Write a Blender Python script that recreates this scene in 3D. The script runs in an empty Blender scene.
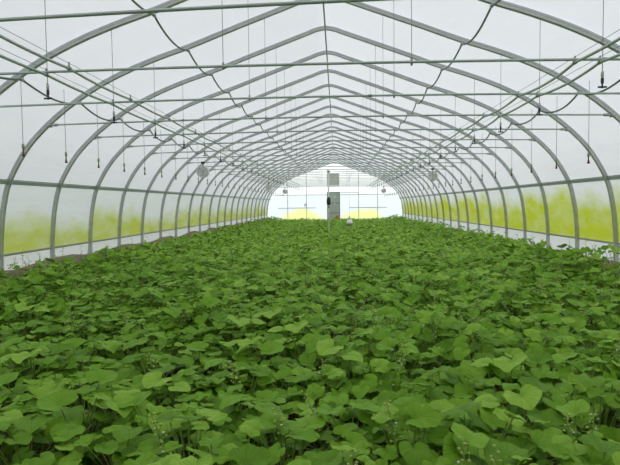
import bpy, math, random
import numpy as np
from mathutils import Vector, Matrix
random.seed(7)
rng = np.random.default_rng(11)
C = bpy.context.scene.collection
SC = bpy.context.scene
SP = 1.5                                   # arch spacing
def AY(k): return (5.3246 + k - 1) * SP    # depth of arch k
YEND = AY(22.5)
YFRONT = -1.6
ORD = ("first second third fourth fifth sixth seventh eighth ninth tenth eleventh twelfth thirteenth fourteenth "
       "fifteenth sixteenth seventeenth eighteenth nineteenth twentieth twenty-first twenty-second twenty-third "
       "twenty-fourth twenty-fifth twenty-sixth twenty-seventh twenty-eighth twenty-ninth thirtieth thirty-first "
       "thirty-second thirty-third thirty-fourth thirty-fifth thirty-sixth thirty-seventh thirty-eighth thirty-ninth fortieth").split()

# ------------------------------------------------------------------ materials
def new_mat(name):
    m = bpy.data.materials.new(name); m.use_nodes = True
    nt = m.node_tree; nt.nodes.clear()
    out = nt.nodes.new('ShaderNodeOutputMaterial')
    return m, nt, out
def N(nt, t, **kw):
    n = nt.nodes.new(t)
    for k, v in kw.items():
        if k in n.inputs.keys(): n.inputs[k].default_value = v
        else: setattr(n, k, v)
    return n
def L(nt, a, b): nt.links.new(a, b)
def math_n(nt, op, a, b=None, c=None, clamp=False):
    n = nt.nodes.new('ShaderNodeMath'); n.operation = op; n.use_clamp = clamp
    for i, v in enumerate((a, b, c)):
        if v is None: continue
        if isinstance(v, (int, float)): n.inputs[i].default_value = v
        else: L(nt, v, n.inputs[i])
    return n.outputs[0]
def mixc(nt, f, a, b, blend='MIX'):
    n = nt.nodes.new('ShaderNodeMix'); n.data_type = 'RGBA'; n.blend_type = blend
    for i, v in ((0, f), (6, a), (7, b)):
        if isinstance(v, (int, float)): n.inputs[i].default_value = v
        elif isinstance(v, tuple): n.inputs[i].default_value = (*v, 1)
        else: L(nt, v, n.inputs[i])
    return n.outputs[2]
def noise(nt, vec, scale, detail=3, rough=.55):
    n = N(nt, 'ShaderNodeTexNoise'); n.inputs['Scale'].default_value = scale
    n.inputs['Detail'].default_value = detail; n.inputs['Roughness'].default_value = rough
    if vec is not None: L(nt, vec, n.inputs['Vector'])
    return n.outputs['Fac']
def mapped(nt, scale, rot=(0, 0, 0)):
    tc = N(nt, 'ShaderNodeTexCoord'); mp = N(nt, 'ShaderNodeMapping')
    mp.inputs['Scale'].default_value = scale; mp.inputs['Rotation'].default_value = rot
    L(nt, tc.outputs['Object'], mp.inputs['Vector']); return mp.outputs[0]
def solid(name, col, rough=.5, metal=0., var=.12, scale=12.):
    m, nt, out = new_mat(name)
    b = N(nt, 'ShaderNodeBsdfPrincipled'); b.inputs['Roughness'].default_value = rough; b.inputs['Metallic'].default_value = metal
    f = noise(nt, mapped(nt, (1, 1, 1)), scale)
    c = mixc(nt, f, tuple(max(0, x * (1 - var)) for x in col), tuple(min(1, x * (1 + var)) for x in col))
    L(nt, c, b.inputs['Base Color']); L(nt, b.outputs[0], out.inputs[0]); return m
def film(name, col, trans=.62, algae=None):
    """diffusing sheet: translucent + diffuse; algae = (threshold, per-bay spread, z0, z1, colour)"""
    m, nt, out = new_mat(name)
    v = mapped(nt, (1.2, .5, 1.2), (0.5, 0, 0))
    f = noise(nt, v, 3.0, 5, .6)
    f2 = noise(nt, mapped(nt, (4, .35, 4), (0.9, 0, .2)), 2.0, 3, .6)  # drawn-out colour streaks stand in for glints on the film wrinkles
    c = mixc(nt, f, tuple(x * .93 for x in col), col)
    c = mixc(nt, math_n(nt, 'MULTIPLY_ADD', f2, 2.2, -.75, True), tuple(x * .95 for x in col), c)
    if algae:
        th, spread, z0, z1, acol = algae
        tc = N(nt, 'ShaderNodeTexCoord'); sx = N(nt, 'ShaderNodeSeparateXYZ'); L(nt, tc.outputs['Object'], sx.inputs[0])
        h = math_n(nt, 'DIVIDE', math_n(nt, 'SUBTRACT', sx.outputs[2], z0), z1 - z0)
        bay = math_n(nt, 'FLOOR', math_n(nt, 'DIVIDE', math_n(nt, 'SUBTRACT', sx.outputs[1], AY(1)), SP))
        wn = N(nt, 'ShaderNodeTexWhiteNoise'); wn.noise_dimensions = '1D'; L(nt, math_n(nt, 'ADD', bay, 3.7), wn.inputs['W'])
        big = noise(nt, mapped(nt, (1, .55, 1)), 1.7, 4, .6)
        fine = noise(nt, mapped(nt, (1, .4, 1)), 3.5, 4, .55)
        t = math_n(nt, 'ADD', th, math_n(nt, 'MULTIPLY', math_n(nt, 'SUBTRACT', wn.outputs['Value'], .5), spread))
        t = math_n(nt, 'ADD', t, math_n(nt, 'MULTIPLY', math_n(nt, 'SUBTRACT', big, .5), .75))
        d = math_n(nt, 'MULTIPLY', math_n(nt, 'SUBTRACT', t, h), 2.6, None, True)
        k = math_n(nt, 'MULTIPLY', d, math_n(nt, 'MULTIPLY_ADD', fine, .9, .45, True))
        c = mixc(nt, k, c, acol)
    dif = N(nt, 'ShaderNodeBsdfDiffuse'); tr = N(nt, 'ShaderNodeBsdfTranslucent')
    L(nt, c, dif.inputs[0]); L(nt, c, tr.inputs[0])
    mx = N(nt, 'ShaderNodeMixShader'); mx.inputs[0].default_value = trans
    L(nt, dif.outputs[0], mx.inputs[1]); L(nt, tr.outputs[0], mx.inputs[2])
    gl = N(nt, 'ShaderNodeBsdfGlossy'); gl.inputs['Roughness'].default_value = .3
    wr = noise(nt, mapped(nt, (2.2, .4, 2.2), (.7, 0, .3)), 1.6, 2, .5)
    bp = N(nt, 'ShaderNodeBump'); bp.inputs['Strength'].default_value = .5; bp.inputs['Distance'].default_value = .06
    L(nt, wr, bp.inputs['Height'])
    for sh in (dif, tr, gl): L(nt, bp.outputs[0], sh.inputs['Normal'])
    m2 = N(nt, 'ShaderNodeMixShader'); m2.inputs[0].default_value = .05
    L(nt, mx.outputs[0], m2.inputs[1]); L(nt, gl.outputs[0], m2.inputs[2])
    L(nt, m2.outputs[0], out.inputs[0]); return m

def leaf_mat(name):
    m, nt, out = new_mat(name)
    at = N(nt, 'ShaderNodeAttribute'); at.attribute_name = 'leaf'; at.attribute_type = 'GEOMETRY'
    sx = N(nt, 'ShaderNodeSeparateXYZ'); L(nt, at.outputs['Vector'], sx.inputs[0])
    th, rr, rn = sx.outputs
    # radial veins: distance to the nearest of 11 rays, forking further out
    a = math_n(nt, 'ABSOLUTE', math_n(nt, 'SUBTRACT', math_n(nt, 'FRACT', math_n(nt, 'MULTIPLY', th, 15.)), .5))
    w = math_n(nt, 'MULTIPLY', a, rr)
    v1 = math_n(nt, 'SUBTRACT', 1., math_n(nt, 'DIVIDE', w, .07), None, True)
    a2 = math_n(nt, 'ABSOLUTE', math_n(nt, 'SUBTRACT', math_n(nt, 'FRACT', math_n(nt, 'MULTIPLY_ADD', th, 30., .5)), .5))
    v2 = math_n(nt, 'SUBTRACT', 1., math_n(nt, 'DIVIDE', math_n(nt, 'MULTIPLY', a2, rr), .07), None, True)
    v2 = math_n(nt, 'MULTIPLY', v2, math_n(nt, 'GREATER_THAN', rr, .5))
    vein = math_n(nt, 'MAXIMUM', v1, math_n(nt, 'MULTIPLY', v2, .6), None, True)
    cr = N(nt, 'ShaderNodeValToRGB'); e = cr.color_ramp.elements
    e[0].position = 0; e[0].color = (.09, .22, .010, 1); e[1].position = 1; e[1].color = (.41, .66, .08, 1)
    q = e.new(.5); q.color = (.205, .435, .020, 1)
    mot = noise(nt, mapped(nt, (1, 1, 1)), 26., 4, .6)
    L(nt, math_n(nt, 'ADD', rn, math_n(nt, 'MULTIPLY_ADD', mot, .3, -.15), None, True), cr.inputs[0])
    c = mixc(nt, math_n(nt, 'MULTIPLY', vein, .30), cr.outputs[0], (.08, .17, .012))
    geo = N(nt, 'ShaderNodeNewGeometry')
    c = mixc(nt, math_n(nt, 'MULTIPLY', geo.outputs['Backfacing'], .5), c, (.17, .30, .09))
    b = N(nt, 'ShaderNodeBsdfPrincipled'); b.inputs['Roughness'].default_value = .5
    b.inputs['Specular IOR Level'].default_value = .24
    L(nt, c, b.inputs['Base Color'])
    bp = N(nt, 'ShaderNodeBump'); bp.inputs['Strength'].default_value = .55; bp.inputs['Distance'].default_value = .004
    hgt = math_n(nt, 'SUBTRACT', math_n(nt, 'MULTIPLY', mot, .7), math_n(nt, 'MULTIPLY', vein, .9))
    L(nt, hgt, bp.inputs['Height']); L(nt, bp.outputs[0], b.inputs['Normal'])
    tr = N(nt, 'ShaderNodeBsdfTranslucent'); L(nt, mixc(nt, .5, c, (.34, .52, .03)), tr.inputs[0])
    mx = N(nt, 'ShaderNodeMixShader'); mx.inputs[0].default_value = .22
    L(nt, b.outputs[0], mx.inputs[1]); L(nt, tr.outputs[0], mx.inputs[2]); L(nt, mx.outputs[0], out.inputs[0])
    return m

M = dict(
    galv=solid('galvanised_steel', (.52, .54, .54), .45, .40, .16, 9.),
    pipe=solid('pipe_steel', (.48, .54, .51), .4, .45, .12, 9.),
    hose=solid('dark_green_hose', (.14, .19, .15), .45, 0, .2, 20.),
    rail=solid('rail_metal', (.28, .33, .28), .45, .4, .15, 8.),
    tube=solid('roll_tube_metal', (.38, .40, .34), .5, .4, .15, 8.),
    wire=solid('wire', (.30, .31, .31), .5, .4, .1, 20.),
    dark=solid('dark_plastic', (.02, .025, .03), .4, 0, .2, 20.),
    blue=solid('dark_blue_plastic', (.02, .04, .09), .4, 0, .2, 20.),
    bronze=solid('pale_cap', (.60, .58, .48), .5, 0, .15, 20.),
    green=solid('green_plastic', (.28, .38, .13), .45, 0, .2, 20.),
    red=solid('red_brown_plastic', (.13, .035, .035), .45, 0, .2, 20.),
    white=solid('white_paint', (.88, .89, .89), .4, 0, .04, 6.),
    lgrey=solid('light_grey', (.42, .44, .44), .5, 0, .1, 10.),
    post=solid('post_paint', (.90, .90, .86), .5, 0, .08, 10.),
    door=solid('door_green_grey', (.56, .64, .58), .5, 0, .12, 2.),
    vent=solid('vent_beige', (.64, .64, .60), .55, 0, .08, 8.),
    orange=solid('orange_plastic', (.95, .34, .05), .45, 0, .1, 6.),
    stem=solid('petiole_green', (.27, .41, .08), .5, 0, .25, 30.),
    bud=solid('bud_yellow_green', (.52, .60, .18), .55, 0, .25, 60.),
    petal=solid('petal_white', (.78, .77, .62), .6, 0, .05, 60.),
    leaf=leaf_mat('leaf'),
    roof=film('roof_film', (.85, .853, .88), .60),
    curtL=film('side_film_left', (.86, .87, .875), .60, (.60, .34, .8, 1.87, (.56, .62, .12))),
    curtR=film('side_film_right', (.86, .87, .875), .60, (.90, .26, .8, 1.87, (.54, .61, .04))),
    apron=film('apron_film', (.93, .93, .93), .55),
    gable=film('gable_film', (.97, .98, .985), .82),
    dimming_boards=solid('dimming_boards', (.22, .20, .17), .8, 0, .15, 3.),
)
def panel_mat():
    m = film('end_panel', (.86, .92, .985), .72)
    nt = m.node_tree
    # two rounded algae patches low down on the panels, each with its own ragged outline
    tc = N(nt, 'ShaderNodeTexCoord'); sx = N(nt, 'ShaderNodeSeparateXYZ'); L(nt, tc.outputs['Object'], sx.inputs[0])
    fs = noise(nt, tc.outputs['Object'], 1.6, 4, .6)
    ks = []
    for cx, hw in ((-2.3, 1.55), (2.05, 1.75)):
        u = math_n(nt, 'DIVIDE', math_n(nt, 'SUBTRACT', sx.outputs[0], cx), hw)
        v = math_n(nt, 'DIVIDE', sx.outputs[2], 1.22)
        r = math_n(nt, 'ADD', math_n(nt, 'POWER', math_n(nt, 'ABSOLUTE', u), 2.), math_n(nt, 'POWER', math_n(nt, 'ABSOLUTE', v), 3.))
        r = math_n(nt, 'ADD', r, math_n(nt, 'MULTIPLY_ADD', fs, 1.5, -.75))
        ks.append(math_n(nt, 'MULTIPLY', math_n(nt, 'SUBTRACT', 1.12, r), 1.5, None, True))
    k = math_n(nt, 'MULTIPLY', math_n(nt, 'MAXIMUM', ks[0], ks[1]), .85)
    dif = next(n for n in nt.nodes if n.type == 'BSDF_DIFFUSE'); tr = next(n for n in nt.nodes if n.type == 'BSDF_TRANSLUCENT')
    src = dif.inputs[0].links[0].from_socket
    c = mixc(nt, k, src, (.92, .94, .30))
    L(nt, c, dif.inputs[0]); L(nt, c, tr.inputs[0])
    return m
M['panel'] = panel_mat()
def soil_mat():
    m, nt, out = new_mat('soil')
    f = noise(nt, mapped(nt, (1, 1, 1)), 9., 6, .7)
    b = N(nt, 'ShaderNodeBsdfPrincipled'); b.inputs['Roughness'].default_value = .95
    L(nt, mixc(nt, f, (.06, .035, .022), (.19, .115, .075)), b.inputs['Base Color'])
    bp = N(nt, 'ShaderNodeBump'); bp.inputs['Strength'].default_value = .6; bp.inputs['Distance'].default_value = .03
    L(nt, f, bp.inputs['Height']); L(nt, bp.outputs[0], b.inputs['Normal']); L(nt, b.outputs[0], out.inputs[0]); return m
M['soil'] = soil_mat()
M['bank'] = solid('red_soil', (.27, .20, .15), .9, 0, .3, 14.)
M['grass'] = solid('outdoor_grass', (.10, .17, .05), .9, 0, .3, 1.5)

# ------------------------------------------------------------------ mesh building
class MB:
    def __init__(s): s.v = []; s.f = []; s.mi = []
    def add(s, vs, fs, mi=0):
        b = len(s.v); s.v += [tuple(p) for p in vs]; s.f += [tuple(i + b for i in f) for f in fs]; s.mi += [mi] * len(fs); return s
    def box(s, x0, x1, y0, y1, z0, z1, mi=0):
        vs = [(x, y, z) for z in (z0, z1) for x, y in ((x0, y0), (x1, y0), (x1, y1), (x0, y1))]
        return s.add(vs, [(3, 2, 1, 0), (4, 5, 6, 7), (0, 1, 5, 4), (1, 2, 6, 5), (2, 3, 7, 6), (3, 0, 4, 7)], mi)
    def tube(s, pts, r, n=8, mi=0, cap=True):
        P = [Vector(p) for p in pts]; m = len(P)
        rs = r if isinstance(r, (list, tuple)) else [r] * m
        up = None; vs = []
        for i in range(m):
            t = (P[min(i + 1, m - 1)] - P[max(i - 1, 0)]).normalized()
            if up is None:
                up = Vector((0, 0, 1)) if abs(t.z) < .9 else Vector((1, 0, 0))
            a = up - t * up.dot(t); a.normalize(); up = a; b = t.cross(a)
            for j in range(n):
                q = 2 * math.pi * j / n
                vs.append(P[i] + (a * math.cos(q) + b * math.sin(q)) * rs[i])
        fs = [(i * n + j, i * n + (j + 1) % n, (i + 1) * n + (j + 1) % n, (i + 1) * n + j) for i in range(m - 1) for j in range(n)]
        if cap: fs += [tuple(range(n - 1, -1, -1)), tuple(range((m - 1) * n, m * n))]
        return s.add(vs, fs, mi)
    def lathe(s, prof, n=16, c=(0, 0, 0), mi=0):
        vs = []; fs = []
        for r, z in prof:
            for j in range(n):
                q = 2 * math.pi * j / n; vs.append((c[0] + r * math.cos(q), c[1] + r * math.sin(q), c[2] + z))
        m = len(prof)
        fs = [(i * n + j, i * n + (j + 1) % n, (i + 1) * n + (j + 1) % n, (i + 1) * n + j) for i in range(m - 1) for j in range(n)]
        fs += [tuple(range(n - 1, -1, -1)), tuple(range((m - 1) * n, m * n))]
        return s.add(vs, fs, mi)
    def mesh(s, name, mats, smooth=True):
        me = bpy.data.meshes.new(name); me.from_pydata(s.v, [], s.f); me.update()
        for m in (mats if isinstance(mats, (list, tuple)) else [mats]): me.materials.append(m)
        me.polygons.foreach_set('material_index', s.mi)
        if smooth:
            me.polygons.foreach_set('use_smooth', [len(f) <= 4 for f in s.f])
        return me
def obj(name, me, parent=None, loc=None):
    o = bpy.data.objects.new(name, me); C.objects.link(o)
    if parent: o.parent = parent
    if loc: o.location = loc
    return o
def build(mb, name, mat, parent=None, loc=None, smooth=True): return obj(name, mb.mesh(name, mat, smooth), parent, loc)
def empty(name, loc, rz=0):
    o = bpy.data.objects.new(name, None); C.objects.link(o); o.location = loc; o.rotation_euler = (0, 0, rz); o.empty_display_size = .1; return o
def tag(o, label=None, cat=None, group=None, kind=None):
    for k, v in (('label', label), ('category', cat), ('group', group), ('kind', kind)):
        if v: o[k] = v
    return o
def struct(mb, name, mat, label, cat, smooth=False):
    return tag(build(mb, name, mat, smooth=smooth), label, cat, kind='structure')
def dup(root, loc, kids, rz=0):
    r = root.copy(); C.objects.link(r); r.location = loc; r.rotation_euler = (0, 0, rz)
    for ch in kids:
        c = ch.copy(); C.objects.link(c); c.parent = r
    return r

# ------------------------------------------------------------------ arch profile
CP = [(0, 4.40), (.16, 4.372), (.34, 4.305), (1.22, 3.985), (1.86, 3.745), (2.3, 3.60), (2.75, 3.43), (3.2, 3.215), (3.63, 2.945),
      (4.0, 2.645), (4.3, 2.32), (4.56, 1.872), (4.665, 1.47), (4.71, 1.1), (4.73, .787), (4.74, 0.)]
def catmull(P, n):
    P = [np.array(p, float) for p in P]; P = [np.array([-P[1][0], P[1][1]])] + P + [2 * P[-1] - P[-2]]
    out = []
    for i in range(1, len(P) - 2):
        for j in range(n):
            t = j / n; a, b, c, d = P[i - 1:i + 3]
            out.append(.5 * (2 * b + (c - a) * t + (2 * a - 5 * b + 4 * c - d) * t * t + (3 * b - a - 3 * c + d) * t ** 3))
    out.append(P[-2]); return out
HALF = catmull(CP, 5)
PROF = [np.array([-p[0], p[1]]) for p in HALF[:0:-1]] + HALF          # left foot -> apex -> right foot
def prof_normals(P):
    out = []
    for i in range(len(P)):
        t = P[min(i + 1, len(P) - 1)] - P[max(i - 1, 0)]; t = t / np.linalg.norm(t)
        out.append(np.array([-t[1], t[0]]))
    return out
PN = prof_normals(PROF)
def zprof(x):
    x = abs(x); xs = [p[0] for p in HALF]; zs = [p[1] for p in HALF]
    return float(np.interp(x, xs, zs))
def off(d): return [p + n * d for p, n in zip(PROF, PN)]

# ------------------------------------------------------------------ setting: soil, film, end walls
mb = MB(); g = 24
mb.box(-4.95, 4.95, YFRONT - .1, YEND + .1, -.3, 0.)
struct(mb, 'floor', M['soil'], 'dark brown soil bed under the leafy crop', 'floor')
mb = MB().box(-60, 60, -40, 90, -.5, -.32)
struct(mb, 'ground', M['grass'], 'grassy ground outside the greenhouse film', 'ground')
OUT = off(.047)
def sheet(sel, y0, y1, ny, thick=.004):
    mb = MB(); ys = np.linspace(y0, y1, ny + 1); m = len(sel)
    vs = [(p[0], y, p[1]) for y in ys for p in sel]
    fs = [(i * m + j, i * m + j + 1, (i + 1) * m + j + 1, (i + 1) * m + j) for i in range(ny) for j in range(m - 1)]
    return mb.add(vs, fs)
iL = [i for i, p in enumerate(PROF) if p[1] >= 1.86]
roofp = [OUT[i] for i in iL]
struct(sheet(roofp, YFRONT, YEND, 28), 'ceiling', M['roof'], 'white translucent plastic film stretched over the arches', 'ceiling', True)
for side, nm, mt in ((-1, 'left', 'curtL'), (1, 'right', 'curtR')):
    ids = [i for i, p in enumerate(PROF) if p[1] <= 1.9 and p[1] >= .78 and p[0] * side > 0]
    struct(sheet([OUT[i] for i in ids], YFRONT, YEND, 28), 'wall_' + nm, M[mt],
           f'translucent roll-up side curtain on the {nm}, stained yellow-green with algae', 'side curtain', True)
    ids = [i for i, p in enumerate(PROF) if p[1] <= .80 and p[0] * side > 0]
    sel = [OUT[i] + np.array([side * .03, 0]) for i in ids]
    struct(sheet(sel, YFRONT, YEND, 28), 'baseboard_' + nm, M['apron'], f'white plastic strip below the {nm} side curtain', 'baseboard', True)
    mb = MB(); ny = 90; ys = np.linspace(YFRONT, YEND, ny)
    hs = (.53 if side < 0 else .40) + .035 * np.sin(ys * 2.1) + .04 * rng.random(ny)
    vs = []
    for y, h in zip(ys, hs): vs += [(side * 4.70, y, h + .06), (side * 4.60, y, h + .03), (side * 4.36, y, -.01)]
    fs = [(i * 3 + j, i * 3 + j + 1, i * 3 + j + 4, i * 3 + j + 3) for i in range(ny - 1) for j in range(2)]
    struct(mb.add(vs, fs), 'trim_' + ('1' if side < 0 else '2'), M['bank'], f'low bank of reddish soil along the foot of the {nm} side', 'soil bank', True)
def gable(y, zcut0, zcut1, holes=None):
    GH = off(.052)[len(HALF) - 1:]
    zs = sorted(set([zcut0, zcut1] + [float(p[1]) for p in GH if zcut0 < p[1] < zcut1]))
    mb = MB(); xs = [abs(float(np.interp(z, [p[1] for p in GH[::-1]], [p[0] for p in GH[::-1]]))) for z in zs]
    vs = []
    for x, z in zip(xs, zs): vs += [(-x, y, z), (x, y, z)]
    return mb.add(vs, [(2 * i, 2 * i + 1, 2 * i + 3, 2 * i + 2) for i in range(len(zs) - 1)])
a = gable(YEND, 0., 2.17); b = gable(YEND, 2.17, 4.45)
a.add(b.v, b.f, 1)
tag(obj('wall_back', a.mesh('wall_back', [M['panel'], M['gable']], False)), 'far end wall of white panels with two yellow-green algae patches', 'end wall', kind='structure')
struct(gable(YFRONT, 0., 4.45), 'wall_front', M['dimming_boards'], 'unseen grey-beige boarded wall behind the viewpoint, made opaque to dim the foreground', 'end wall')  # unseen end wall; its opaque dark surface is added to dim the foreground leaves

# ------------------------------------------------------------------ arches
def arch_mesh():
    # lipped box section: u along the profile normal (+ outwards), w along the greenhouse
    sec = [(-.034, -.019), (-.028, -.026), (-.007, -.026), (-.004, -.022), (.003, -.022), (.006, -.026), (.028, -.026), (.034, -.019),
           (.034, .019), (.028, .026), (-.028, .026), (-.034, .019)]
    n = len(sec); vs = []; fs = []
    P = [p.copy() for p in PROF]; NN = PN
    for p, q in zip(P, NN):
        for u, w in sec: vs.append((p[0] + q[0] * u, w, p[1] + q[1] * u))
    for i in range(len(P) - 1):
        for j in range(n): fs.append((i * n + j, (i + 1) * n + j, (i + 1) * n + (j + 1) % n, i * n + (j + 1) % n))
    mb = MB().add(vs, fs)
    me = mb.mesh('arch_rib', M['galv'], False)
    return me
am = arch_mesh()
for k in range(-2, 23):
    e = obj('arch_rib', am, None, (0, AY(k), 0))
    lab = (f'grey galvanised arch rib, {ORD[k]} from the front of those in view' if k >= 0 else
           f'grey galvanised arch rib overhead, {("just" if k == -1 else "two bays")} in front of the first one in view')
    tag(e, lab, 'arch', 'galvanised arches carrying the roof film')

# ------------------------------------------------------------------ tie bars across every arch
XB = 3.95; ZB = 2.675
def bar_z(x): return ZB + .045 * (1 - (x / XB) ** 2)
xs = np.linspace(-XB, XB, 25)
bm = MB().tube([(x, 0, bar_z(x)) for x in xs], .0122, 8).mesh('bar', M['pipe'])
brm = {}
for sx in (-1, 1):
    t = MB().tube([(sx * (XB - .13), 0, bar_z(XB) + .003), (sx * (XB + .01), 0, bar_z(XB))], .021, 8)
    t.box(min(sx * (XB - .04), sx * (XB + .01)), max(sx * (XB - .04), sx * (XB + .01)), -.034, .034, ZB - .03, ZB + .03)
    brm[sx] = t.mesh('end_bracket', M['galv'])
cpl = {}
for i, x in enumerate((-2.0, .55, 2.45)):
    cpl[i] = MB().tube([(x - .02, 0, bar_z(x)), (x + .02, 0, bar_z(x))], .016, 8).mesh('coupling', M['rail'])
for k in range(-2, 23):
    e = tag(empty('tie_bar', (0, AY(k), 0)), f'straight horizontal steel tie bar spanning the house, {ORD[k + 2]} from the front', 'tie bar', 'tie bars across the arches')
    if k == -2: e.rotation_euler.y = -.022; e.scale.x = .96                      # this one hangs a little out of level
    obj('bar', bm, e)
    for sx in (-1, 1): obj('end_bracket', brm[sx], e)
    if k < 9: obj('coupling', cpl[(k * 2 + 1) % 3], e)

# ------------------------------------------------------------------ long runs
YA, YB = YFRONT + .05, YEND - .05
mb = MB().tube([(0, YA, 4.345), (0, YB, 4.345)], .013, 8)
tag(build(mb, 'ridge_pipe', M['pipe']), 'long steel pipe running along the ridge under the arch tops', 'pipe')
for side, nm in ((-1, 'left'), (1, 'right')):
    e = tag(empty('hip_rail', (side * 4.56, YFRONT, 1.872)), f'long grey-green hip rail along the top of the {nm} side curtain', 'rail')
    x = side * .012
    mb = MB().box(x - .02, x + .02, 0, YEND - YFRONT, -.035, .035); build(mb, 'channel', M['rail'], e, smooth=False)
    mb = MB().box(x - side * .02 - .006, x - side * .02 + .006, 0, YEND - YFRONT, .012, .022); build(mb, 'lock_wire', M['galv'], e, smooth=False)
    mb = MB().tube([(side * 4.752, YFRONT + .05, .80), (side * 4.752, YEND - .1, .80)], .018, 8)
    tag(build(mb, 'roll_tube', M['tube']), f'long metal roll tube along the lower edge of the {nm} curtain', 'tube')

def sagging(x, z, sag, r, jit, seed, ks, n=10, sx=0.):
    rr = random.Random(seed); pts = []
    for i, k in enumerate(ks[:-1]):
        s_ = sag * rr.uniform(.75, 1.2); sk = rr.uniform(.9, 1.15); lx = rr.uniform(-jit, jit)
        for j in range(n):
            t = j / n; tt = t ** sk; c = 4 * tt * (1 - tt)
            pts.append((x + lx * c, AY(k) + t * (AY(ks[i + 1]) - AY(k)), z - s_ * c))
    pts.append((x, AY(ks[-1]), z)); return pts
KS = [k for k in range(-2, 23)]
def clips(e, x, z, name, r, kmax=14):
    me = MB().tube([(0, -.02, 0), (0, .02, 0)], r * 1.5, 8).tube([(0, 0, 0), (0, 0, r * 3.2)], r * .5, 5).mesh(name, M['galv'])
    for k in range(-1, kmax):
        c = obj(name, me, e); c.location = (x, AY(k), z)
for side, nm in ((-1, 'left'), (1, 'right')):
    z = zprof(1.9) - .055
    e = tag(empty('purlin_hose', (0, 0, 0)), f'dark hose sagging from arch to arch high under the {nm} roof slope', 'hose', 'hoses slung under the roof arches')
    build(MB().tube(sagging(side * 1.9, z, .095, .014, .0, 3 + side, KS), .0125, 6), 'hose_run', M['hose'], e); clips(e, side * 1.9, z, 'hose_clip', .0145)
    z = zprof(3.48) - .06
    e = tag(empty('side_hose', (0, 0, 0)), f'dark hose sagging from arch to arch on the {nm} shoulder, above the hanging drippers', 'hose', 'hoses slung under the roof arches')
    build(MB().tube(sagging(side * 3.48, z, .115, .016, .03, 13 + side, KS), .0135, 6), 'hose_run', M['hose'], e); clips(e, side * 3.48, z, 'hose_clip', .0165)
    for x, w in ((2.2, 'inner'), (2.41, 'outer')):
        z = bar_z(x) + (.025 if side < 0 and w == 'inner' else -.024)
        e = tag(empty('misting_pipe', (0, 0, 0)), f'{w} pipe of the pair lying along the tie bars on the {nm}', 'pipe', 'misting pipes lying on the tie bars')
        sg = .030 if side > 0 else .014
        build(MB().tube(sagging(side * x, z, sg, .014, .02 if side > 0 else .012, int(x * 100) + side, KS, 8), .0135, 6), 'pipe_run', M['pipe'], e)
        build(MB().tube([(side * x, AY(-2), z + .045), (side * x, AY(22), z + .045)], .0025, 4), 'support_wire', M['wire'], e)
        me = MB().tube([(0, -.018, 0), (0, .018, 0)], .018, 8).tube([(0, 0, 0), (0, 0, .055)], .007, 5).mesh('pipe_clip', M['rail'])
        for k in range(-2, 16):
            c = obj('pipe_clip', me, e); c.location = (side * x, AY(k), z)

# ------------------------------------------------------------------ wires and hanging nozzles
for side, nm in ((-1, 'left'), (1, 'right')):
    for k in range(-1, 23):
        x = side * .82
        me = MB().tube([(0, 0, bar_z(x) - .02), (0, 0, zprof(x) - .03)], .0028, 5)
        me.tube([(0, 0, bar_z(x) - .03), (0, 0, bar_z(x) + .03)], .010, 6) if k < 6 else None
        o = build(me, 'hanging_wire', M['wire'], None, (x, AY(k), 0))
        tag(o, f'thin wire left of the ridge holding up a tie bar, {ORD[k + 1]} from the front' if side < 0 else
            f'thin wire right of the ridge holding up a tie bar, {ORD[k + 1]} from the front', 'wire', f'tie bar wires {nm} of the ridge')
    xm = 2.43 if side > 0 else -2.40
    wt = zprof(2.43) - .03
    def nozzle(loc):
        e = empty('hanging_mist_nozzle', loc)
        a = build(MB().tube([(0, 0, .06), (0, 0, wt - 2.49)], .0032, 5), 'wire', M['wire'], e)
        b = build(MB().lathe([(.004, .115), (.012, .108), (.014, .075), (.010, .055)], 10), 'cap', M['bronze'], e)
        c = build(MB().lathe([(.008, .06), (.013, .05), (.013, .015), (.007, .005), (.007, -.03)], 10).tube([(-.036, 0, -.02), (.036, 0, -.02)], .008, 6), 'nozzle', M['blue'], e)
        return e, (a, b, c)
    src = None
    for k in range(-1, 22):
        loc = (xm, AY(k), 2.49)
        if src is None: src = nozzle(loc); e = src[0]
        else: e = dup(src[0], loc, src[1])
        tag(e, f'dark mist nozzle on a wire between the {nm} pipe pair, {ORD[k + 1]} from the front', 'mist nozzle', f'mist nozzles over the {nm} pipes')
    y0, dy, zb = (6.47, 1.045, 2.10) if side < 0 else (7.66, 1.095, 2.0)
    xd = side * 3.48; top = zprof(3.48) + .03
    def dripper(loc):
        e = empty('hanging_dripper', loc)
        a = build(MB().tube([(0, 0, .12), (0, 0, top - zb)], .0034, 5), 'wire', M['wire'], e)
        b = build(MB().lathe([(.004, .145), (.014, .14), (.017, .10), (.014, .085)], 10), 'valve', M['green'], e)
        c = build(MB().lathe([(.008, .09), (.008, .045), (.014, .04), (.011, .02), (.020, .012), (.017, 0), (.006, -.006)], 10), 'nozzle', M['red'], e)
        return e, (a, b, c)
    src = None; i = 0
    while y0 + i * dy < YEND - .6:
        loc = (xd, y0 + i * dy, zb)
        if src is None: src = dripper(loc); e = src[0]
        else: e = dup(src[0], loc, src[1])
        tag(e, f'green and red-brown dripper hanging along the {nm} side, {ORD[i]} from the front', 'dripper', f'drippers hanging along the {nm} side')
        i += 1

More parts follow.
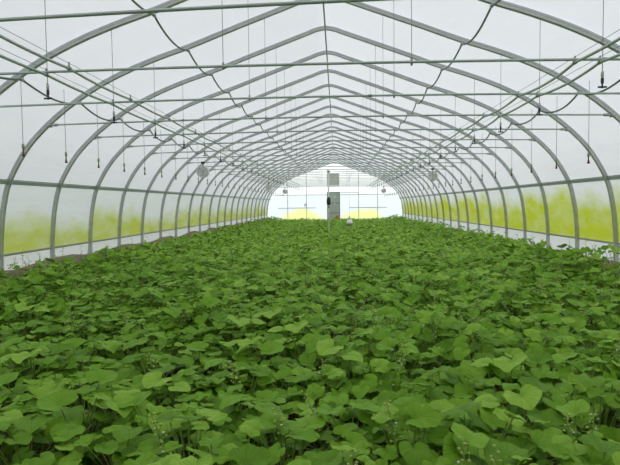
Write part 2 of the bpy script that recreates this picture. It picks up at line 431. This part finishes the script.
# ------------------------------------------------------------------ circulation fans
def fan(x, y, z, label):
    e = tag(empty('hanging_fan', (x, y, z)), label, 'fan', 'circulation fans under the tie bars')
    R = .165
    g = MB()
    for yy in (-.06, .06):
        for r in np.linspace(R, R * .2, 9):
            g.tube([(r * math.cos(q), yy, r * math.sin(q)) for q in np.linspace(0, 2 * math.pi, 25)], .0055, 4, cap=False)
        for q in np.linspace(0, 2 * math.pi, 13)[:-1]:
            g.tube([(0, yy, 0), (R * math.cos(q), yy, R * math.sin(q))], .003, 4)
    build(g, 'guard', M['white'], e)
    s = MB(); n = 24
    vs = [(R * 1.02 * math.cos(2 * math.pi * j / n), yy, R * 1.02 * math.sin(2 * math.pi * j / n)) for yy in (-.05, .05) for j in range(n)]
    s.add(vs, [(j, (j + 1) % n, n + (j + 1) % n, n + j) for j in range(n)]); build(s, 'shroud', M['white'], e)
    m = MB().tube([(0, -.05, 0), (0, -.03, 0), (0, .09, 0), (0, .10, 0)], [.03, .05, .05, .03], 12); build(m, 'motor', M['dark'], e)
    for b_ in range(3):
        q0 = b_ * 2 * math.pi / 3 + .4; vs = []
        for r, wd in ((.04, .25), (.09, .42), (.14, .40)):
            vs += [(r * math.cos(q0 - wd), -.018, r * math.sin(q0 - wd)), (r * math.cos(q0 + wd), .018, r * math.sin(q0 + wd))]
        bl = MB().add(vs + [(v[0], v[1] + .004, v[2]) for v in vs], [(0, 1, 3, 2), (2, 3, 5, 4), (7, 6, 8, 9), (9, 8, 10, 11), (0, 2, 8, 6), (2, 4, 10, 8), (1, 7, 9, 3), (3, 9, 11, 5), (4, 5, 11, 10), (0, 6, 7, 1)])
        build(bl, 'blade', M['lgrey'], e)
    br = MB().tube([(0, .03, .05), (0, .03, ZB - z + .01)], .014, 6).box(-.05, .05, 0, .06, ZB - z - .02, ZB - z + .03); build(br, 'bracket', M['dark'], e)
fan(-3.5, AY(6) - .05, 2.435, 'small round white circulation fan hanging at left, nearest of the fans')
fan(3.5, AY(9) - .05, 2.43, 'small round white circulation fan hanging from a tie bar on the right side, nearer one')
fan(-3.5, AY(16) - .05, 2.42, 'small round circulation fan hanging at left, halfway to the end wall')
fan(-3.44, AY(22) - .05, 2.41, 'small round circulation fan beside the left edge of the far end wall')
fan(3.41, AY(22) - .05, 2.39, 'small round circulation fan beside the right edge of the far end wall')

# ------------------------------------------------------------------ post with sensor, hanging lamp
yk = AY(10)
e = tag(empty('support_post', (-.145, yk - .045, 0)), 'pale vertical support post rising from the crop to a tie bar', 'post')
build(MB().tube([(0, 0, 0), (0, 0, 2.76)], .030, 10), 'pole', M['post'], e)
build(MB().box(-.05, .05, -.03, .045, 2.68, 2.78), 'clamp', M['lgrey'], e, smooth=False)
build(MB().box(-.035, .035, -.035, .035, 1.36, 1.42), 'collar', M['rail'], e, smooth=False)
s = tag(empty('sensor_box', (-.145, yk - .125, 1.46)), 'black egg-shaped sensor fixed to the pale post', 'sensor')
build(MB().lathe([(.02, 0), (.06, .02), (.075, .08), (.078, .17), (.062, .26), (.03, .30), (.008, .31)], 14), 'housing', M['dark'], s)
build(MB().box(-.02, .02, .055, .10, .12, .17), 'bracket', M['lgrey'], s, smooth=False)
e = tag(empty('hanging_lamp', (.705, AY(12), .57)), 'white cone-shaped lamp hanging on a thin wire just above the crop', 'lamp')
build(MB().tube([(0, 0, .38), (0, 0, bar_z(.7) - .57)], .0035, 5), 'wire', M['wire'], e)
build(MB().lathe([(.012, .42), (.022, .40), (.024, .28), (.03, .24)], 12), 'socket', M['lgrey'], e)
build(MB().lathe([(.028, .27), (.06, .255), (.105, .21), (.138, .14), (.155, .06), (.15, .062), (.13, .135), (.09, .2), (.04, .24)], 20), 'lamp_shade', M['white'], e)
build(MB().lathe([(.13, .065), (.12, .03), (.09, 0), (.03, -.012)], 16), 'reflector', M['lgrey'], e)

# ------------------------------------------------------------------ end wall fittings
yw = YEND - .04
for x, nm in ((-3.33, 'leftmost of four'), (-1.99, 'left of the door'), (1.70, 'right of the door'), (3.04, 'rightmost of four')):
    h = zprof(x) - .05
    o = build(MB().box(-.02, .02, -.03, .03, 0, h), 'end_wall_post', M['galv'], None, (x, yw, 0), smooth=False)
    tag(o, f'slim vertical post on the far end wall, {nm}', 'post', 'posts of the far end wall')
def girt(x0, x1, z, r, label):
    o = build(MB().box(x0, x1, -.02, .02, -r, r), 'end_wall_rail', M['galv'], None, (0, yw - .052, z), smooth=False); tag(o, label, 'rail', 'rails of the far end wall')
girt(-4.36, -.50, 2.17, .022, 'horizontal rail on the end wall, left of the door, at head height')
girt(.42, 4.36, 2.165, .022, 'horizontal rail on the end wall, right of the door, lower of two at head height')
girt(.42, 1.70, 2.315, .022, 'short horizontal rail at door-head height on the end wall, right of door')
girt(-4.03, -1.32, 1.25, .024, 'low horizontal rail on the end wall above the left algae patch')
girt(1.02, 3.70, 1.235, .024, 'low horizontal rail on the end wall above the right algae patch')
d = tag(empty('door_1', (-.07, yw - .03, 0)), 'grey-green door in the middle of the far end wall', 'door', kind='structure')
f = MB()
f.box(-.46, -.41, -.04, .03, 0, 2.36); f.box(.41, .46, -.04, .03, 0, 2.36); f.box(-.46, .46, -.04, .03, 2.31, 2.36)
build(f, 'door_frame', M['rail'], d, smooth=False)
build(MB().box(-.41, .41, -.02, .02, 0.02, 2.31), 'door_panel', M['door'], d, smooth=False)
t = MB()
for z in (.85, 1.55): t.box(-.41, .41, -.03, -.018, z, z + .05)
build(t, 'cross_rail', M['rail'], d, smooth=False)
build(MB().tube([(.30, -.03, 1.05), (.30, -.08, 1.05), (.22, -.08, 1.05)], .012, 6), 'door_handle', M['galv'], d)
for z in (1.95, 1.45): build(MB().box(.05, .14, -.03, -.018, z, z + .13), 'notice', M['white'], d, smooth=False)
v = tag(empty('louvre_vent', (-.09, yw - .03, 2.76)), 'beige square louvre vent above the far door', 'vent')
f = MB()
f.box(-.43, -.38, -.05, .03, 0, .92); f.box(.38, .43, -.05, .03, 0, .92); f.box(-.38, .38, -.05, .03, 0, .05); f.box(-.38, .38, -.05, .03, .87, .92)
build(f, 'vent_frame', M['vent'], v, smooth=False)
sl = MB()
for i in range(10):
    z = .07 + i * .08
    sl.add([(-.38, -.035, z), (.38, -.035, z), (.38, .012, z + .075), (-.38, .012, z + .075), (-.38, -.030, z - .004), (.38, -.030, z - .004), (.38, .018, z + .071), (-.38, .018, z + .071)],
           [(0, 1, 2, 3), (7, 6, 5, 4), (0, 4, 5, 1), (3, 2, 6, 7), (0, 3, 7, 4), (1, 5, 6, 2)])
build(sl, 'slats', M['vent'], v, smooth=False)
b = tag(empty('bucket', (.17, yw - .34, .36)), 'orange bucket in front of the foot of the far door', 'bucket')
build(MB().lathe([(.10, 0), (.105, .01), (.135, .31), (.142, .32), (.142, .335), (.130, .335), (.098, .02)], 18), 'body', M['orange'], b)
build(MB().tube([(.138 * math.cos(q), 0, .32 + .10 * math.sin(q)) for q in np.linspace(0, math.pi, 11)], .004, 5), 'handle', M['galv'], b)
tag(build(MB().box(.0, .34, -.16, .16, 0, .36), 'stool', M['lgrey'], None, (0, yw - .34, 0), smooth=False), 'low grey block under the orange bucket at far door', 'stool')
g = tag(empty('hanging_gauge', (-2.06, yw - .06, 1.46)), 'small round dial hanging on the end wall left of the door', 'gauge')
build(MB().tube([(0, -.03, 0), (0, -.01, 0), (0, .03, 0)], [.085, .095, .095], 16), 'case', M['lgrey'], g)
build(MB().tube([(0, -.034, 0), (0, -.028, 0)], .072, 16), 'dial', M['white'], g)

# ------------------------------------------------------------------ leaves
def leaf_geo(R, nr, na, r_):
    """one heart-shaped leaf around its stalk joint; +x is the tip; returns verts, tris, attr(theta, r)"""
    th = np.linspace(-math.pi + .05, math.pi - .05, na)
    sh = r_.uniform(-.05, .12)
    def sm(t): t = np.clip(t, 0, 1); return t * t * (3 - 2 * t)
    out = (.84 + (.13 + sh) * np.cos(th) + .07 * np.exp(-(th / .22) ** 2)) * (1 - .76 * sm((np.abs(th) - 2.40) / .74))
    out = out * (1 + .025 * np.sin(th * 9 + r_.uniform(0, 6)) + .03 * np.sin(th * 4 + r_.uniform(0, 6)))
    rings = [((i + 1) / nr) ** .9 for i in range(nr)]
    V = [np.zeros((1, 3))]; A = [np.array([[.5, 0.]])]
    ph1, ph2 = r_.uniform(0, 6.3, 2); am = r_.uniform(.05, .14); cup = r_.uniform(-.30, .20); fold = r_.uniform(.0, .26); tipd = r_.uniform(.0, .26)
    for q in rings:
        rad = out * q; x = rad * np.cos(th) * 1.05; y = rad * np.sin(th) * 1.02
        z = .10 * (1 - np.exp(-(rad / .25) ** 2)) + cup * rad ** 2 + am * np.sin(3 * th + ph1) * q ** 2 * .8 + am * .6 * np.sin(7 * th + ph2) * q ** 3
        z = z + fold * np.abs(np.sin(th)) * rad - tipd * np.clip(np.cos(th), 0, 1) ** 2 * rad ** 2 + .012 * np.sin(th * 11) * q * (q < .95)
        V.append(np.stack([x, y, z], 1)); A.append(np.stack([th / (2 * math.pi) + .5, np.full(na, q)], 1))
    V = np.concatenate(V) * R; A = np.concatenate(A)
    T = [(0, 1 + j, 2 + j) for j in range(na - 1)]
    for i in range(nr - 1):
        o = 1 + i * na
        for j in range(na - 1): T += [(o + j, o + na + j, o + na + j + 1), (o + j, o + na + j + 1, o + j + 1)]
    return V, np.array(T), A
def rot_leaf(V, yaw, tilt, tdir):
    c, s = math.cos(yaw), math.sin(yaw)
    V = V @ np.array([[c, s, 0], [-s, c, 0], [0, 0, 1]])
    ax = Vector((-math.sin(tdir), math.cos(tdir), 0))           # tilt the normal towards tdir
    Rm = np.array(Matrix.Rotation(tilt, 3, ax)); return V @ Rm.T
def tri_mesh(name, V, T, A, mat):
    me = bpy.data.meshes.new(name); nv, nt = len(V), len(T)
    me.vertices.add(nv); me.vertices.foreach_set('co', V.astype(np.float32).ravel())
    me.loops.add(nt * 3); me.loops.foreach_set('vertex_index', T.astype(np.int32).ravel())
    me.polygons.add(nt); me.polygons.foreach_set('loop_start', np.arange(0, nt * 3, 3, dtype=np.int32))
    me.polygons.foreach_set('use_smooth', np.ones(nt, bool))
    me.update(calc_edges=True)
    at = me.attributes.new('leaf', 'FLOAT_VECTOR', 'POINT'); at.data.foreach_set('vector', A.astype(np.float32).ravel())
    me.materials.append(mat); return me
def petiole(mb, a, b, r0, r1):
    a = Vector(a); b = Vector(b); m = (a + b) / 2 + Vector((0, 0, .10 * (b - a).length)) - Vector(((b.x - a.x), (b.y - a.y), 0)) * .18
    pts = [a, (a + m * 2 + b) / 4 if False else a.lerp(m, .55), m.lerp(b, .25), b]
    mb.tube(pts, [r0, (r0 + r1) / 2, r1, r1 * .9], 5, 0, False)
def spike(mb, base, top, lean, seed):
    rr = random.Random(seed); p0 = Vector(base); p1 = Vector(top)
    mid = p0.lerp(p1, .5) + Vector((lean * .3, 0, .02))
    pts = [p0, p0.lerp(mid, .6), mid, mid.lerp(p1, .6), p1]
    mb.tube(pts, [.0042, .004, .0034, .003, .002], 5, 0)
    for i in range(22):
        t = .5 + .5 * i / 21; c = mid.lerp(p1, (t - .5) * 2); q = i * 2.4; l = .035 * (1.15 - t) + .008
        d = Vector((math.cos(q), math.sin(q), .5)) * l
        mb.tube([c, c + d], [.0012, .0012], 4, 0, False)
        if i % 9 == 4:
            s = .006
            mb.lathe([(.002, -.002), (s, .004), (s * .9, .008), (.002, .009)], 6, tuple(c + d), 2)
        else:
            s = rr.uniform(.0045, .0075)
            mb.lathe([(.001, -s), (s * .8, -.4 * s), (s * .9, .5 * s), (.001, s)], 5, tuple(c + d), 1)
NLEAF = 42
def plant_variant(seed, with_spike):
    r_ = np.random.default_rng(seed); VV = []; TT = []; AA = []; off_ = 0; st = MB()
    for i in range(NLEAF):
        fr = (i + .5) / NLEAF
        ang = i * 2.39996 + r_.uniform(-.3, .3)
        rad = .33 * math.sqrt(fr) * r_.uniform(.8, 1.2)
        h = r_.uniform(.36, .50) - .10 * fr + (.05 if fr < .3 else 0)
        if i % 3 == 2: h -= r_.uniform(.08, .2)                       # a lower layer
        R = r_.choice([r_.uniform(.040, .058), r_.uniform(.055, .080), r_.uniform(.075, .102)], p=[.36, .46, .18])
        if i % 3 == 2: R *= .85
        nr, na = 5, 27
        V, T, A = leaf_geo(R, nr, na, r_)
        tilt = abs(r_.normal(.10, .17) if seed % 2 else r_.normal(.14, .26)); tdir = ang + r_.normal(0, .9)
        V = rot_leaf(V, ang + r_.normal(0, .7), tilt, tdir)
        V = rot_leaf(V, 0, r_.normal(.09 if seed % 2 else .24, .13), -math.pi / 2)          # leaves lean to the open front
        p = np.array([rad * math.cos(ang), rad * math.sin(ang), h])
        VV.append(V + p); TT.append(T + off_); off_ += len(V)
        rnd = np.clip(r_.normal(.47, .16) + (-.12 if i % 3 == 2 else .04), 0, 1)  # gap shade put into the colour: lower leaves toned darker, upper ones lighter
        AA.append(np.concatenate([A, np.full((len(A), 1), rnd)], 1))
        petiole(st, (rad * .12 * math.cos(ang), rad * .12 * math.sin(ang), .0), p - np.array([0, 0, .001]), .0048, .003)
    lv = tri_mesh('leaves', np.concatenate(VV), np.concatenate(TT), np.concatenate(AA), M['leaf'])
    sp = None
    if with_spike:
        sp = MB()
        for q in range(with_spike):
            a = r_.uniform(0, 6.28); rr = r_.uniform(.05, .25)
            spike(sp, (.02 * q, 0, .02), (rr * math.cos(a), rr * math.sin(a), r_.uniform(.52, .64)), .03, seed + q)
        sp = sp.mesh('flower_spike', [M['stem'], M['bud'], M['petal']])
    return lv, st.mesh('stems', M['stem']), sp
VARS = [plant_variant(100 + i, (1, 0, 2, 1, 0, 0, 2, 0, 0, 1, 1, 0)[i]) for i in range(12)]

# camera frame (also used to choose which plants the photo shows)
CAM = Vector((.165, 0, 1.5)); yaw, pit, roll = .048, .0496, .0113
fwd = Vector((-math.sin(yaw) * math.cos(pit), math.cos(yaw) * math.cos(pit), -math.sin(pit)))
rgt = Vector((math.cos(yaw), math.sin(yaw), 0)); up = rgt.cross(fwd)
rgt2 = rgt * math.cos(roll) - up * math.sin(roll); up2 = rgt * math.sin(roll) + up * math.cos(roll)
def to_px(p):
    q = Vector(p) - CAM; d = q.dot(fwd)
    if d < .05: return None
    return 310 + 566 * q.dot(rgt2) / d, 232.5 - 566 * q.dot(up2) / d

def hfield(x, y):
    h = .97 + .10 * math.sin(x * 1.9 + .6 * y + .4) * math.sin(y * 1.3 - .5 * x) + .07 * math.sin(3.7 * x - 1.1) * math.sin(2.9 * y + x)
    if y < 5: h -= .14 * (1 / (1 + math.exp((x + .55) * 5))) * (1 if y > 2 else 1)
    t = min(1., max(0., (abs(x) - 3.3) / .9)); h += (.34 if x < 0 else .44) * t * t * (3 - 2 * t)
    return h
ROW = .44
cells = []
j = 0; y = 1.70
while y < YEND - .5:
    nx = 20; offx = .23 * (j % 2)
    for i in range(nx + 1):
        x = -4.40 + i * .445 + offx - .1
        if abs(x) > 4.36: continue
        px = x + random.uniform(-.09, .09); py = y + random.uniform(-.09, .09)
        cells.append((j, px, py))
    y += ROW; j += 1
near = []; rest = []
for c in cells:
    q = to_px((c[1], c[2], .45))
    inside = q is not None and -25 < q[0] < 645 and q[1] < 520
    (near if inside else rest).append(c)
near.sort(key=lambda c: c[2]); rest += near[300:]; near = near[:300]
rows = {}
for c in near: rows.setdefault(c[0], []).append(c)
n_pl = 0
for ri, jr in enumerate(sorted(rows)):
    for ci, c in enumerate(sorted(rows[jr], key=lambda c: c[1])):
        flat = c[1] < -.2 and c[2] < 6 or random.random() < .35
        lv, st, sp = VARS[random.randrange(6) * 2 + (1 if flat else 0)]
        e = empty('leafy_plant', (c[1], c[2], 0), random.uniform(-.8, .8))
        s = random.uniform(.94, 1.08); e.scale = (s * 1.05, s * 1.05, s * hfield(c[1], c[2]))
        if random.random() < .5: e.scale.x *= -1
        tag(e, f'leafy green plant with {"pale flower spikes and " if sp else ""}heart-shaped leaves, {ORD[ci]} from left in {ORD[ri]} row', 'plant', 'leafy crop plants in the bed')
        obj('leaves', lv, e); obj('stems', st, e)
        if sp: obj('flower_spike', sp, e)

# the remaining plants, one mass of leaves
lib = {}
r_ = np.random.default_rng(5)
for lod, (nr, na) in enumerate(((3, 14), (2, 10), (1, 8))):
    lib[lod] = [leaf_geo(1., nr, na, r_) for _ in range(24)]
VV = []; TT = []; AA = []; o_ = 0; sm = MB()
for (jr, x, y) in rest:
    lod = 0 if y < 14 else 1 if y < 24 else 2
    n = 36 if y < 14 else 30 if y < 24 else 24
    hf = hfield(x, y)
    for i in range(n):
        fr = (i + .5) / n; ang = i * 2.39996 + r_.uniform(-.4, .4); rad = .33 * math.sqrt(fr) * r_.uniform(.8, 1.2)
        h = (r_.uniform(.36, .52) - .08 * fr - (r_.uniform(.06, .16) if i % 3 == 2 else 0)) * hf
        V, T, A = lib[lod][r_.integers(24)]
        R = r_.uniform(.055, .10); yng = i % 9 == 0
        if yng: R = r_.uniform(.02, .04); h += .07 * hf
        t = rot_leaf(V * R, ang + r_.normal(0, .8), abs(r_.normal(.14, .24)), ang + r_.normal(0, .9))
        t = rot_leaf(t, 0, r_.normal(.20, .18), -math.pi / 2)
        lx = max(-4.56, min(4.56, x + rad * math.cos(ang)))
        VV.append(t + np.array([lx, y + rad * math.sin(ang), h])); TT.append(T + o_); o_ += len(V)
        AA.append(np.concatenate([A, np.full((len(A), 1), np.clip(r_.normal(.56, .2), 0, 1) if not yng else 1.)], 1))  # mean tone lighter than the near plants: grazing light put into leaf colour
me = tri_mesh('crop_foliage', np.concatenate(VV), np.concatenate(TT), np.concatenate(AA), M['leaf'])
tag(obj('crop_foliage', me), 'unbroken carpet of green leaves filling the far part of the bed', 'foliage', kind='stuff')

# ------------------------------------------------------------------ weeds against the white strips
def weed_mesh(seed):
    rr = random.Random(seed); r2 = np.random.default_rng(seed); st = MB(); VV = []; TT = []; AA = []; o = 0
    for s in range(3):
        x1, y1, h = rr.uniform(-.1, .1), rr.uniform(-.12, .12), rr.uniform(.62, .9)
        pts = [(0, 0, 0), (x1 * .4, y1 * .4, h * .5), (x1, y1, h)]
        st.tube(pts, [.005, .004, .002], 5)
        for i in range(12):
            t = .3 + .7 * i / 12; p = np.array([x1 * t, y1 * t, h * t]); q = i * 2.4
            V, T, A = leaf_geo(rr.uniform(.018, .04) * (1.35 - t), 2, 9, r2)
            V = rot_leaf(V, q, .5, q); d = np.array([math.cos(q), math.sin(q), .3]) * .03
            VV.append(V + p + d); TT.append(T + o); o += len(V); AA.append(np.concatenate([A, np.full((len(A), 1), .85)], 1))
            st.tube([tuple(p), tuple(p + d)], .0014, 4)
    return tri_mesh('leaves', np.concatenate(VV), np.concatenate(TT), np.concatenate(AA), M['leaf']), st.mesh('stems', M['stem'])
WD = [weed_mesh(i) for i in range(3)]
for side, nm, ys in ((-1, 'left', (8.15, 8.5, 8.9, 9.25, 10.2, 11.6, 12.9)), (1, 'right', (9.9, 10.6, 11.8, 13.1))):
    for i, y in enumerate(ys):
        e = tag(empty('weed', (side * 4.5, y, .0), i * 1.3), f'thin upright weed in front of the {nm} white strip, {ORD[i]} from the front', 'weed', f'weeds along the {nm} side')
        s = random.uniform(.85, 1.05); e.scale = (s, s, s)
        obj('leaves', WD[i % 3][0], e); obj('stems', WD[i % 3][1], e)

# ------------------------------------------------------------------ light: overcast sky, soft sun behind cloud
w = bpy.data.worlds.new('overcast_sky'); SC.world = w; w.use_nodes = True
nt = w.node_tree; nt.nodes.clear()
wo = nt.nodes.new('ShaderNodeOutputWorld'); bg = nt.nodes.new('ShaderNodeBackground')
tc = nt.nodes.new('ShaderNodeTexCoord'); sx = nt.nodes.new('ShaderNodeSeparateXYZ'); L(nt, tc.outputs['Generated'], sx.inputs[0])
# brighter cloud towards the far end and the right
g = math_n(nt, 'ADD', math_n(nt, 'MULTIPLY', sx.outputs[1], .75), math_n(nt, 'MULTIPLY', sx.outputs[0], .10))
g = math_n(nt, 'ADD', g, math_n(nt, 'MULTIPLY', sx.outputs[2], .15))
cr = nt.nodes.new('ShaderNodeValToRGB'); L(nt, math_n(nt, 'MULTIPLY_ADD', g, .5, .5, True), cr.inputs[0])
e = cr.color_ramp.elements
e[0].color = (.62, .665, .72, 1); e[0].position = .3; e[1].color = (3.3, 3.35, 3.45, 1); e[1].position = .95
q = e.new(.58); q.color = (.96, .985, 1.02, 1)
L(nt, cr.outputs[0], bg.inputs[0]); bg.inputs[1].default_value = 1.0; L(nt, bg.outputs[0], wo.inputs[0])

# ------------------------------------------------------------------ camera and look
cd = bpy.data.cameras.new('camera'); cd.sensor_width = 36; cd.lens = 566 / 620 * 36; cd.clip_start = .05; cd.clip_end = 300
co = bpy.data.objects.new('camera', cd); C.objects.link(co)
mw = Matrix.Identity(4)
for i in range(3):
    mw[i][0] = rgt2[i]; mw[i][1] = up2[i]; mw[i][2] = -fwd[i]; mw[i][3] = CAM[i]
co.matrix_world = mw; SC.camera = co
SC.view_settings.view_transform = 'Standard'; SC.view_settings.look = 'None'; SC.view_settings.gamma = 1; SC.view_settings.use_curve_mapping = False
SC.view_settings.exposure = .23
SC.cycles.use_denoising = True
SC.cycles.max_bounces = 10; SC.cycles.diffuse_bounces = 6; SC.cycles.glossy_bounces = 4; SC.cycles.transmission_bounces = 8
